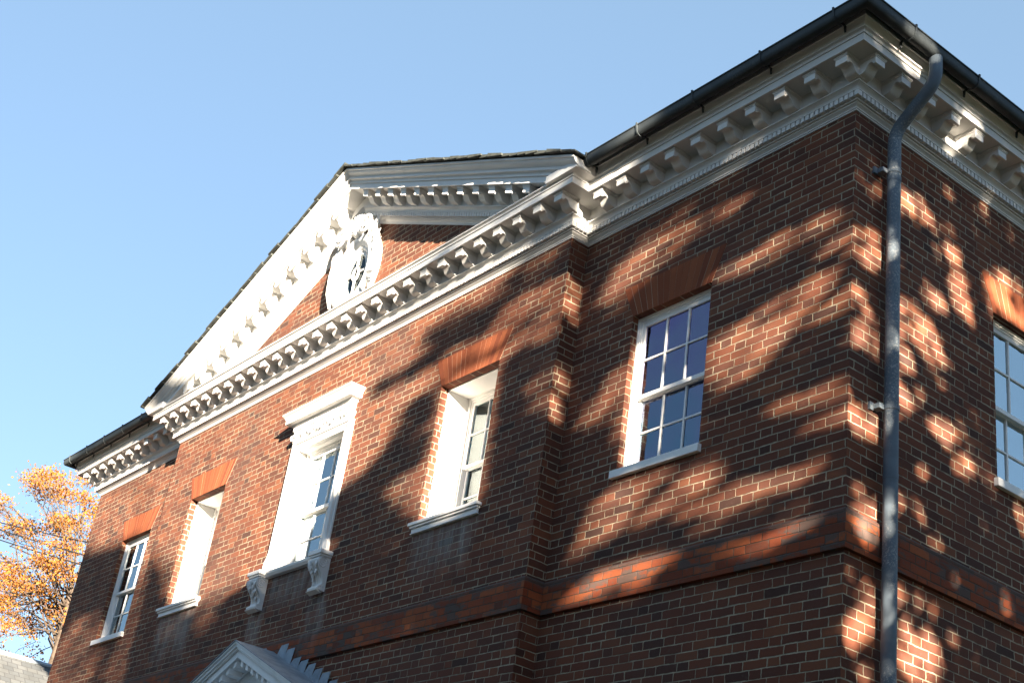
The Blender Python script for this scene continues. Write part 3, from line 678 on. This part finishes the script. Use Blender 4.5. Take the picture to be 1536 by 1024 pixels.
def leaf_mat(name, cols, trans=.45):
    n = NT(name); g = n.new('ShaderNodeNewGeometry')
    c = n.ramp(g.outputs['Random Per Island'], [(i/(len(cols)-1), k) for i, k in enumerate(cols)])
    d = n.new('ShaderNodeBsdfDiffuse'); n.put(d.inputs[0], c); t = n.new('ShaderNodeBsdfTranslucent'); n.put(t.inputs[0], c)
    m = n.new('ShaderNodeMixShader'); m.inputs[0].default_value = trans; n.t.links.new(d.outputs[0], m.inputs[1]); n.t.links.new(t.outputs[0], m.inputs[2])
    n.t.links.new(m.outputs[0], n.out.inputs[0]); n.t.nodes.remove(n.p); return n.m
M_AUT = leaf_mat('autumn_leaf', [(.24,.10,.055), (.30,.12,.035), (.35,.16,.03), (.37,.20,.055)])
M_LEAFD = leaf_mat('turning_leaf', [(.022,.035,.012), (.035,.042,.015), (.055,.04,.018)], .06)
M_BARK = flat('bark', (.085,.065,.05), .95, 0, .5, 10, .1, .8)
def leaf_mesh(name, pos, size, mat, parent, rng):
    n = len(pos); pos = np.asarray(pos, float)
    d = rng.normal(size=(n, 3)); d /= np.linalg.norm(d, axis=1)[:, None]; e = rng.normal(size=(n, 3)); e -= d*(d*e).sum(1)[:, None]; e /= np.linalg.norm(e, axis=1)[:, None]
    L = size*rng.uniform(.7, 1.3, n)[:, None]; Wd = L*rng.uniform(.55, .8, n)[:, None]
    nn = np.cross(d, e)
    V = np.stack([pos-d*L*.5, pos+e*Wd*.5+nn*L*.06, pos+d*L*.5, pos-e*Wd*.5+nn*L*.06], 1).reshape(-1, 3)
    me = bpy.data.meshes.new(name); me.vertices.add(4*n); me.vertices.foreach_set('co', V.ravel())
    me.loops.add(4*n); me.loops.foreach_set('vertex_index', np.arange(4*n)); me.polygons.add(n)
    me.polygons.foreach_set('loop_start', np.arange(0, 4*n, 4)); me.update(); me.validate()
    me.materials.append(mat); o = bpy.data.objects.new(name, me); COL.objects.link(o); o.parent = parent
    return o
def limb(b, p, q, r0, r1, wob, rng, n=7):
    p, q = Vector(p), Vector(q); L = (q-p).length; pts = []; rs = []
    for k in range(n+1):
        t = k/n; w = wob*L*math.sin(math.pi*t); pts.append(p.lerp(q, t)+Vector((rng.normal()*w*.35, rng.normal()*w*.35, w*.5+rng.normal()*w*.2))); rs.append(r0+(r1-r0)*t)
    b.tube(pts, rs, 7); return pts
# the orange tree beyond the far end of the house
rng = np.random.default_rng(11)
TB = Vector((-32.3, 6.0, 0)); tree = empty('autumn_tree', TB, 'tall tree with thinning orange and yellow autumn leaves behind the left corner of the house', 'tree')
def cl(px, py, Y=6.0):                                   # crown masses: (x, height) on the tree's own plane
    return px, py
MASS = [(-36.3,16.0,0.43),(-37.3,15.9,0.38),(-34.8,15.3,0.43),(-33.7,15.1,0.3),(-33.6,14.4,0.43),(-34.3,14.2,0.38),(-35.8,14.7,0.43),(-37.6,15.2,0.38),(-39.3,15.6,0.38),(-40.2,15.4,0.34),(-41.3,15.5,0.34),(-37.9,14.8,0.26),(-33.2,14.6,0.3),(-38.1,13.6,0.34),(-39.5,13.5,0.34),(-38.3,12.9,0.38),(-36.1,12.6,0.38),(-34.5,13.1,0.34),(-33.4,12.6,0.3),(-34.3,12.2,0.38),(-36.9,12.2,0.38),(-35.0,11.8,0.43),(-37.9,11.9,0.38),(-35.5,11.4,0.43),(-33.5,11.2,0.38),(-36.6,11.2,0.3),(-34.2,10.8,0.34),(-33.2,11.7,0.3),(-43.3,15.7,0.51),(-42.1,14.0,0.55),(-41.0,12.5,0.55),(-46.3,15.5,0.64),(-44.3,13.4,0.64),(-46.1,17.5,0.47),(-32.0,11.9,0.47),(-32.2,12.9,0.47),(-31.8,10.9,0.47),(-31.8,13.6,0.51),(-30.7,12.0,0.51),(-38.8,11.0,0.38),(-36.2,16.4,0.19),(-48.8,17.6,0.55),(-30.0,12.7,0.51),(-38.4,16.2,0.19)]
b = MB(); fork = Vector((TB.x+.1, 6, 9.6)); top = Vector((TB.x-.5, 6, 12.2))
b.tube([TB-Vector((0,0,.2)), TB+Vector((.05,.05,2)), fork, fork.lerp(top, .5)+Vector((.1,.05,0)), top], [.36,.29,.20,.13,.07], 12)
tips = []
for (x, z, r) in MASS:
    y = 6+rng.uniform(-1.2, 1.2); src = fork.lerp(top, rng.uniform(.0, 1.0)); pts = limb(b, src, (x, y, z-.3), .026, .008, .12, rng); tips.append((x, y, z, r, pts))
    for k in range(4):
        q = Vector((x, y, z))+Vector(rng.normal(size=3))*r*.75; limb(b, pts[rng.integers(3, 8)], q, .014, .004, .1, rng, 4)
b.build('trunk', M_BARK, tree, tuple(-TB), smooth=60)
pos = []
for x, y, z, r, pts in tips:
    sub = [np.array((x, y, z))+rng.normal(size=3)*np.array((.55, .8, .38))*r for _ in range(8)]
    for c in sub: pos.append(c+rng.normal(size=(int(165*r), 3))*np.array((.17, .22, .10)))
pos = np.concatenate(pos)-np.array(TB)
leaf_mesh('crown', pos, .078, M_AUT, tree, rng)
# overhead cables between the house and the tree
for i, (z0, z1) in enumerate(((7.12+5-.05, 9.35+5), (6.86+5-.05, 9.05+5), (7.45+5, 9.6+5))):
    b = MB(); y = 5+.12*i; x0, x1 = -29.7, -37.7; pts = []
    for k in range(25):
        t = -1.6+k*(6.2/24); x = x0+(x1-x0)*t; pts.append((x, y, z0+(z1-z0)*t-.05*(t-.5)**2*-1))
    b.tube(pts, .02, 6); o = b.build('overhead_cable', M_WIRE, smooth=60)
    tag(o, ('lowest of the three thin cables crossing in front of the autumn tree', 'middle one of the three thin cables crossing in front of the autumn tree', 'topmost of the three thin cables crossing in front of the autumn tree')[(1, 0, 2)[i]], 'cable', 'overhead cables by the autumn tree')
# ------------------------------------------------------------------ the shade tree out to the right, between the sun and the house.
# LIT lists the places on the walls (metres along the wall, height over the belt course) where the sun comes through gaps in its crown.
LIT = [
('F',1,[(-2.92,3.02),(-2.69,3.3),(-2.23,3.37),(-1.66,3.31),(-1.2,3.37),(-1.12,3.27),(-1.51,3.22),(-1.89,3.15),(-2.08,3.06),(-2.3,2.96),(-2.56,2.95),(-2.56,2.74),(-2.75,2.81)]),
('F',0.5,[(-2.51,3.36),(-2.19,3.49),(-1.83,3.51),(-1.92,3.42),(-2.35,3.32)]),
('F',1,[(-1.31,2.73),(-0.93,2.77),(-0.61,2.79),(-0.05,2.78),(0.0,2.65),(-0.4,2.64),(-0.7,2.62),(-0.91,2.57),(-1.36,2.59),(-1.44,2.68)]),
('F',1,[(-0.19,2.56),(0.0,2.55),(0.02,2.34),(-0.22,2.39)]),
('F',1,[(-1.45,1.94),(-1.19,2.06),(-0.84,2.16),(-0.5,2.21),(-0.24,2.22),(0.03,2.21),(0.01,1.91),(-0.27,1.85),(-0.59,1.77),(-0.7,1.6),(-0.92,1.59),(-1.15,1.6),(-1.44,1.63)]),
('F',0.6,[(-1.46,1.37),(-1.3,1.42),(-1.18,1.45),(-1.12,1.31),(-1.43,1.23)]),
('F',0.7,[(-0.5,1.28),(0.01,1.27),(0.02,1.1),(-0.24,1.11),(-0.67,1.19),(-0.72,1.27)]),
('F',0.6,[(-0.56,1.05),(-0.01,1.04),(-0.0,0.94),(-0.24,0.96)]),
('F',1,[(-2.97,0.4),(-2.78,0.72),(-2.57,0.96),(-2.47,1.02),(-1.87,1.0),(-1.42,0.97),(-1.16,0.93),(-1.26,0.78),(-1.34,0.72),(-1.67,0.66),(-2.04,0.54),(-2.49,0.48),(-2.89,0.42)]),
('F',1,[(-1.32,0.68),(-1.03,0.73),(-0.61,0.71),(0.0,0.69),(0.0,0.6),(-0.41,0.56),(-0.82,0.56),(-1.01,0.5),(-1.32,0.5),(-1.68,0.51),(-1.7,0.56)]),
('F',0.5,[(-0.85,0.52),(0.01,0.53),(-0.0,0.47),(-0.49,0.45),(-1.01,0.43)]),
('F',1,[(-2.96,0.06),(-2.75,0.23),(-2.25,0.27),(-1.62,0.26),(-1.68,0.19),(-1.98,0.1),(-1.97,0.03),(-2.91,0.05)]),
('F',1,[(-1.28,0.28),(-0.86,0.27),(-0.52,0.27),(0.01,0.24),(-0.02,0.15),(-0.47,0.15),(-1.09,0.1),(-1.26,0.14)]),
('F',1,[(-2.94,1.77),(-2.69,2.05),(-2.37,2.16),(-2.3,1.66),(-2.42,1.55),(-2.77,1.64)]),
('F',1,[(-2.41,2.44),(-1.9,2.4),(-1.78,1.37),(-2.31,1.21),(-2.44,1.55),(-2.35,2.03)]),
('P',0.8,[(-4.4,2.97),(-4.09,3.21),(-3.79,3.29),(-3.15,3.22),(-3.07,3.06),(-3.01,2.72),(-3.2,2.53),(-3.66,2.66),(-3.87,2.66),(-4.19,2.6),(-4.61,2.55),(-4.98,2.58),(-5.25,2.83),(-5.22,2.97),(-4.72,3.0)]),
('P',0.6,[(-3.28,2.33),(-3.02,2.22),(-2.96,1.73),(-3.09,1.61),(-3.21,1.62),(-3.21,1.8),(-3.58,1.94),(-3.55,2.13)]),
('P',1,[(-7.81,3.67),(-4.09,3.7),(-4.13,3.57),(-4.85,3.52),(-5.59,3.47),(-5.75,3.34),(-5.43,3.15),(-5.79,3.07),(-6.36,3.1),(-6.6,3.02),(-7.63,3.2)]),
('P',1,[(-6.71,2.84),(-6.08,2.86),(-5.66,2.91),(-5.23,2.88),(-5.01,2.58),(-5.43,2.64),(-5.77,2.53),(-5.78,2.28),(-6.34,2.35),(-6.66,2.12),(-6.76,1.83),(-7.16,2.73)]),
('P',1,[(-6.69,1.84),(-6.62,2.58),(-6.06,2.55),(-5.91,2.26),(-6.07,2.07),(-6.45,1.93)]),
('P',0.8,[(-5.77,1.65),(-5.13,1.82),(-4.83,1.75),(-4.85,1.23),(-5.11,1.24),(-5.35,1.42)]),
('P',1,[(-5.03,2.62),(-4.09,2.62),(-4.08,1.12),(-5.05,1.15),(-5.05,1.73)]),
('P',1,[(-11.5,3.28),(-7.85,3.79),(-6.49,3.2),(-6.53,2.72),(-6.67,1.97),(-6.82,1.81),(-7.22,1.78),(-7.32,1.49),(-7.98,1.13),(-8.33,1.05),(-8.99,1.25),(-9.58,1.06),(-9.98,1.32),(-10.51,1.85),(-11.17,2.34),(-11.61,3.11)]),
('P',0.4,[(-10.77,1.06),(-9.57,1.04),(-8.85,1.13),(-8.95,0.83),(-9.36,0.65),(-10.48,0.72)]),
('F',1,[(-15.14,3.83),(-12.16,3.73),(-12.01,2.62),(-12.3,2.58),(-13.26,2.64),(-14.09,2.66),(-14.76,2.83)]),
('F',0.6,[(-14.58,1.58),(-13.76,1.64),(-12.84,1.14),(-13.54,1.05),(-11.95,0.61),(-11.98,0.48),(-14.85,0.56),(-14.84,1.06)]),
('F',0.9,[(-12.71,2.52),(-12.22,2.56),(-12.0,1.72),(-12.42,1.69)]),
('C',1,[(-13.02,4.42),(-6.42,4.09),(-6.17,3.33),(-11.09,3.44),(-12.4,3.41)]),
('C',0.5,[(-6.42,4.09),(-4.41,3.99),(-4.24,3.3),(-6.17,3.33)]),
('C',0.25,[(-4.41,3.99),(-2.87,4.03),(-2.76,3.39),(-4.24,3.3)]),
('S',1,[(0.16,3.0),(0.34,3.23),(0.34,2.9),(0.2,2.84)]),
('S',1,[(-0.04,2.5),(0.2,2.65),(0.33,2.63),(0.34,2.32),(0.18,2.31),(0.02,2.28),(-0.03,2.36)]),
('S',0.6,[(0.01,2.1),(0.11,2.11),(0.19,1.96),(0.32,1.96),(0.32,1.88),(0.04,1.88)]),
('S',1,[(-0.03,1.73),(0.17,1.82),(0.34,1.77),(0.34,1.56),(0.15,1.56),(-0.03,1.55)]),
('S',1,[(0.47,3.16),(0.8,3.27),(0.89,3.16),(1.11,3.18),(1.13,3.07),(0.98,2.96),(0.75,2.99),(0.47,2.98)]),
('S',0.7,[(1.11,3.62),(1.23,3.47),(1.14,3.45)]),
('S',1,[(1.17,3.0),(1.29,3.02),(1.43,2.73),(1.46,2.48),(1.52,2.34),(1.4,2.37),(1.24,2.39),(1.19,2.62),(1.22,2.81),(1.1,2.88)]),
('S',1,[(0.81,2.44),(0.98,2.48),(1.16,2.39),(1.1,2.29),(0.92,2.3),(0.81,2.31)]),
('S',0.9,[(1.63,2.87),(1.86,3.05),(2.16,3.07),(2.27,2.64),(1.95,2.62),(1.77,2.73),(1.77,2.51),(1.64,2.73)]),
('S',1,[(0.48,2.16),(0.77,2.3),(0.81,2.19),(1.06,2.07),(1.12,1.83),(0.86,1.76),(0.75,1.88),(0.61,1.89),(0.49,1.8)]),
('S',1,[(0.49,1.77),(0.69,1.79),(0.77,1.64),(0.49,1.52)]),
('S',0.9,[(0.49,1.49),(0.82,1.51),(0.82,1.38),(0.54,1.19)]),
('S',1,[(-0.03,1.14),(0.3,1.15),(0.35,0.88),(0.22,0.85),(-0.02,0.88)]),
('S',1,[(0.97,1.34),(1.08,1.41),(1.27,1.35),(1.45,1.4),(1.49,1.26),(1.44,1.09),(1.35,0.94),(1.26,1.0),(1.19,1.13),(1.05,1.19)]),
('S',0.8,[(0.97,1.72),(1.16,1.72),(1.23,1.67),(1.05,1.65)]),
('S',0.8,[(1.52,1.17),(1.68,1.21),(1.67,0.98),(1.56,1.04)]),
('S',0.9,[(0.78,0.89),(0.95,0.95),(0.96,0.82),(0.81,0.78)]),
('S',1,[(-0.0,0.42),(0.13,0.54),(0.34,0.46),(0.39,0.08),(0.2,0.09),(0.03,0.18)]),
('S',0.8,[(0.51,0.59),(0.63,0.57),(0.64,0.45),(0.51,0.45)]),
('S',1,[(0.16,0.01),(0.35,-0.02),(0.38,-0.81),(0.16,-0.78),(0.03,-0.65),(0.01,-0.23),(0.1,-0.16)]),
('S',1,[(0.52,-0.05),(0.66,-0.09),(0.76,-0.37),(0.93,-0.28),(1.03,-0.37),(1.03,-0.66),(0.53,-0.79)]),
('S',0.8,[(0.74,-0.03),(0.88,-0.03),(0.88,-0.14),(0.76,-0.13)]),
('S',0.7,[(1.49,0.71),(1.66,0.76),(1.64,0.65)]),
('S',1,[(1.98,1.01),(2.14,1.07),(2.12,0.83),(2.01,0.85)]),
('S',0.8,[(0.03,4.03),(0.37,4.1),(0.5,3.97),(0.29,3.91)]),
('S',0.8,[(0.98,3.91),(1.34,3.94),(1.25,3.78),(0.98,3.77)]),
('S',0.8,[(1.35,4.4),(1.73,4.44),(1.73,4.33),(1.35,4.25)]),
('R',1,[(-.25,3.22),(-.05,3.16),(-.05,2.78),(-.25,2.85)]),
('R',.6,[(-.25,2.40),(-.03,2.30),(-.06,1.8),(-.25,1.75)]),
('P',1,[(-11.7,3.6),(-10.8,3.6),(-10.3,1.9),(-10.9,1.75),(-11.7,2.1)]),
('F',1,[(-13.0,3.6),(-11.9,3.6),(-11.9,1.8),(-12.4,2.1)]),
('P',.9,[(-11.2,2.3),(-9.6,1.9),(-8.4,1.5),(-8.6,1.1),(-9.6,1.0),(-10.6,1.3)]),
]
for k in range(85):                                      # many small sun flecks on the side wall
    u, z, r = random.uniform(.05, 6), random.uniform(-1.2, 3.6), random.uniform(.03, .075)
    LIT.append(('S', random.choice((.5, .8, 1)), [(u+r*math.cos(a*1.05)*random.uniform(.6, 1.2), z+r*1.7*math.sin(a*1.05)*random.uniform(.6, 1.2)) for a in range(6)]))
for k in range(34):                                      # and a few thin streaks on the right bay and the cornice
    u, z, r = random.uniform(-3.1, -.05), random.uniform(-.05, 4.2), random.uniform(.02, .04)
    LIT.append(('F', random.choice((.4, .6)), [(u+r*5*math.cos(a*1.05)*random.uniform(.6, 1.2), z+r*(1+.4*math.cos(a*1.05))*math.sin(a*1.05)) for a in range(6)]))
PLANES = {'F': ((0, 0), (1, 0)), 'P': ((0, -D_P), (1, 0)), 'C': ((0, -.45), (1, 0)), 'S': ((0, 0), (0, 1)), 'R': ((PR, 0), (0, 1))}
for k in range(26):
    u, z, r = random.uniform(-8.2, -3.4), random.uniform(.9, 3.6), random.uniform(.02, .045)
    LIT.append(('P', random.choice((.5, .7)), [(u+r*7*math.cos(a*1.05)*random.uniform(.6, 1.2), z+r*(1+.4*math.cos(a*1.05))*math.sin(a*1.05)+r*2.2*math.cos(a*1.05)) for a in range(6)]))
def in_poly(x, z, poly):
    r = np.zeros(x.shape, bool); n = len(poly)
    for i in range(n):
        (x0, z0), (x1, z1) = poly[i], poly[(i+1) % n]
        if z0 == z1: continue
        c = ((z0 > z) != (z1 > z)) & (x < (x1-x0)*(z-z0)/(z1-z0)+x0); r ^= c
    return r
rng = np.random.default_rng(5)
sun = np.array(SUN); sh = sun[:2]/np.linalg.norm(sun[:2])
def grow(poly, d):                                        # the same gap, wider by d
    cx = sum(p[0] for p in poly)/len(poly); cz = sum(p[1] for p in poly)/len(poly); out = []
    for x, z in poly:
        l = math.hypot(x-cx, z-cz) or 1; out.append((x+(x-cx)/l*d, z+(z-cz)/l*d))
    return out
GAPS = []
for k, w, poly in LIT:
    side = k in 'SR'; w_ = w if k in 'PC' or poly[0][0] < -10 else min(w, .87); GAPS.append((k, 1-(1-w_)*(.62 if side else .5), grow(poly, -.004 if side else .012))); GAPS.append((k, .58, grow(poly, .045 if side else .075)))
def shade_points(plane, u0, u1, z0, z1, density, soft=.02):
    o, d = PLANES[plane]; foreshort = abs(d[0]*sh[1]-d[1]*sh[0]); n = int(density*(u1-u0)*foreshort*(z1-z0))
    u = rng.uniform(u0, u1, n); z = rng.uniform(z0, z1, n); keep = np.ones(n)
    for k, w, poly in GAPS:
        if k == plane or (plane == 'P' and k == 'C'):
            keep = np.where(in_poly(u, z, poly), np.minimum(keep, 1-w), keep)
    m = rng.uniform(size=n) < keep
    u, z = u[m], z[m]
    P = np.stack([o[0]+u*d[0], o[1]+u*d[1], z+ZB], 1)
    D = P[:, :2] @ sh; tgt = rng.normal(13.2, 1.3, len(u))
    return P+sun[None]*((tgt-D)/np.linalg.norm(sun[:2]))[:, None]
LD = 2800
pts = [shade_points('F', PR, 0, -3, 4.45, LD), shade_points('P', PL, PR, -3, 4.02, LD), shade_points('F', XL-.4, PL-.75, -3, 3.60, LD), shade_points('F', XL-1.4, PL-.8, 3.83, 4.1, LD), shade_points('F', PL-2.1, PL-.8, 3.66, 3.9, LD), shade_points('S', 0, 2.3, -3, 4.3, LD), shade_points('R', -D_P-.02, .02, -3, 3.7, LD)]  # includes leaf strips added to darken the left wing cornice
pts.append(shade_points('S', 2.3, 6.5, -3, 4.6, 2600))
pts = np.concatenate(pts)
base2 = sh*13.2+np.array((-sh[1], sh[0]))*(-1.75)
SB = Vector((base2[0], base2[1], 0)); shade = empty('shade_tree', SB, 'big leafy tree standing out to the right that throws dappled shade on the walls', 'tree')
b = MB(); tz = 6.6
b.tube([SB-Vector((0,0,.2)), SB+Vector((.04,0,2.5)), SB+Vector((-.03,.05,4.6)), SB+Vector((0,0,tz))], [.36,.29,.25,.2], 14)
for k in range(34):
    q = pts[rng.integers(len(pts))]
    if q[2] < 5: continue
    limb(b, SB+Vector((0,0,rng.uniform(4.4, tz))), Vector(q), .06, .012, .10, rng)
b.build('trunk', M_BARK, shade, tuple(-SB), smooth=60)
leaf_mesh('crown', pts-np.array(SB), .122, M_LEAFD, shade, rng)
# unseen trees added across the road and side garden to block warm horizon glow
def light_block_tree(loc):
    t = empty('light_block_tree', loc, 'unseen leafy tree added behind the viewer to block horizon glow', 'tree', 'added trees blocking the horizon glow')
    b = MB(); b.tube([(0,0,-.2), (.05,.03,2.5), (0,.1,5.5)], [.3,.24,.14], 10)
    for k in range(9):
        a = k*2.4; limb(b, (0,.05,2.6+.3*k), (2.6*math.cos(a), 2.6*math.sin(a), 5.5+.6*k), .09, .02, .1, rng)
    b.build('trunk', M_BARK, t, smooth=60)
    c = rng.normal(size=(46, 3)); c /= np.linalg.norm(c, axis=1)[:, None]; c = c*np.array((3.6, 3.6, 4.6))*rng.uniform(.35, 1, (46, 1))+np.array((0, 0, 7.2))
    P = np.concatenate([q+rng.normal(size=(75, 3))*np.array((.85, .85, .6)) for q in c]); P[:, 2] = np.maximum(P[:, 2], 1.6)
    leaf_mesh('crown', P, .5, M_LEAFD, t, rng); return t
st = light_block_tree((-29, -24, 0))
for i, (x, y, h) in enumerate(((-22,-25.5,1.1),(-15.5,-23.5,.95),(-9,-25,1.15),(-2.5,-24,1.0),(4,-25.5,1.1),(11,-25,.95),(18,-26,1.1),(25,-27,1.0),(30,9,1.05),(27,17,1.1),(24,25,1.0),(36,13,1.2))):
    c = copy_tree(st); c.location = (x, y, 0); c.rotation_euler = (0, 0, i*1.7); c.scale = (h, h, h)
for i in range(26):                                      # lower unseen trees added to keep the low sun off the ground
    a = -34+1.95*i; d = 22.5+1.6*(i % 2)+.4*math.sin(i*3.3); h = .60+.05*math.sin(i*1.9)
    c = copy_tree(st); c.location = (sh[0]*d-sh[1]*a, sh[1]*d+sh[0]*a, 0); c.rotation_euler = (0, 0, i*2.3); c.scale = (h*1.1, h*1.1, h)
    c['label'] = 'unseen low tree in a thick row added to shade the ground'; c['group'] = 'added low trees shading the ground'
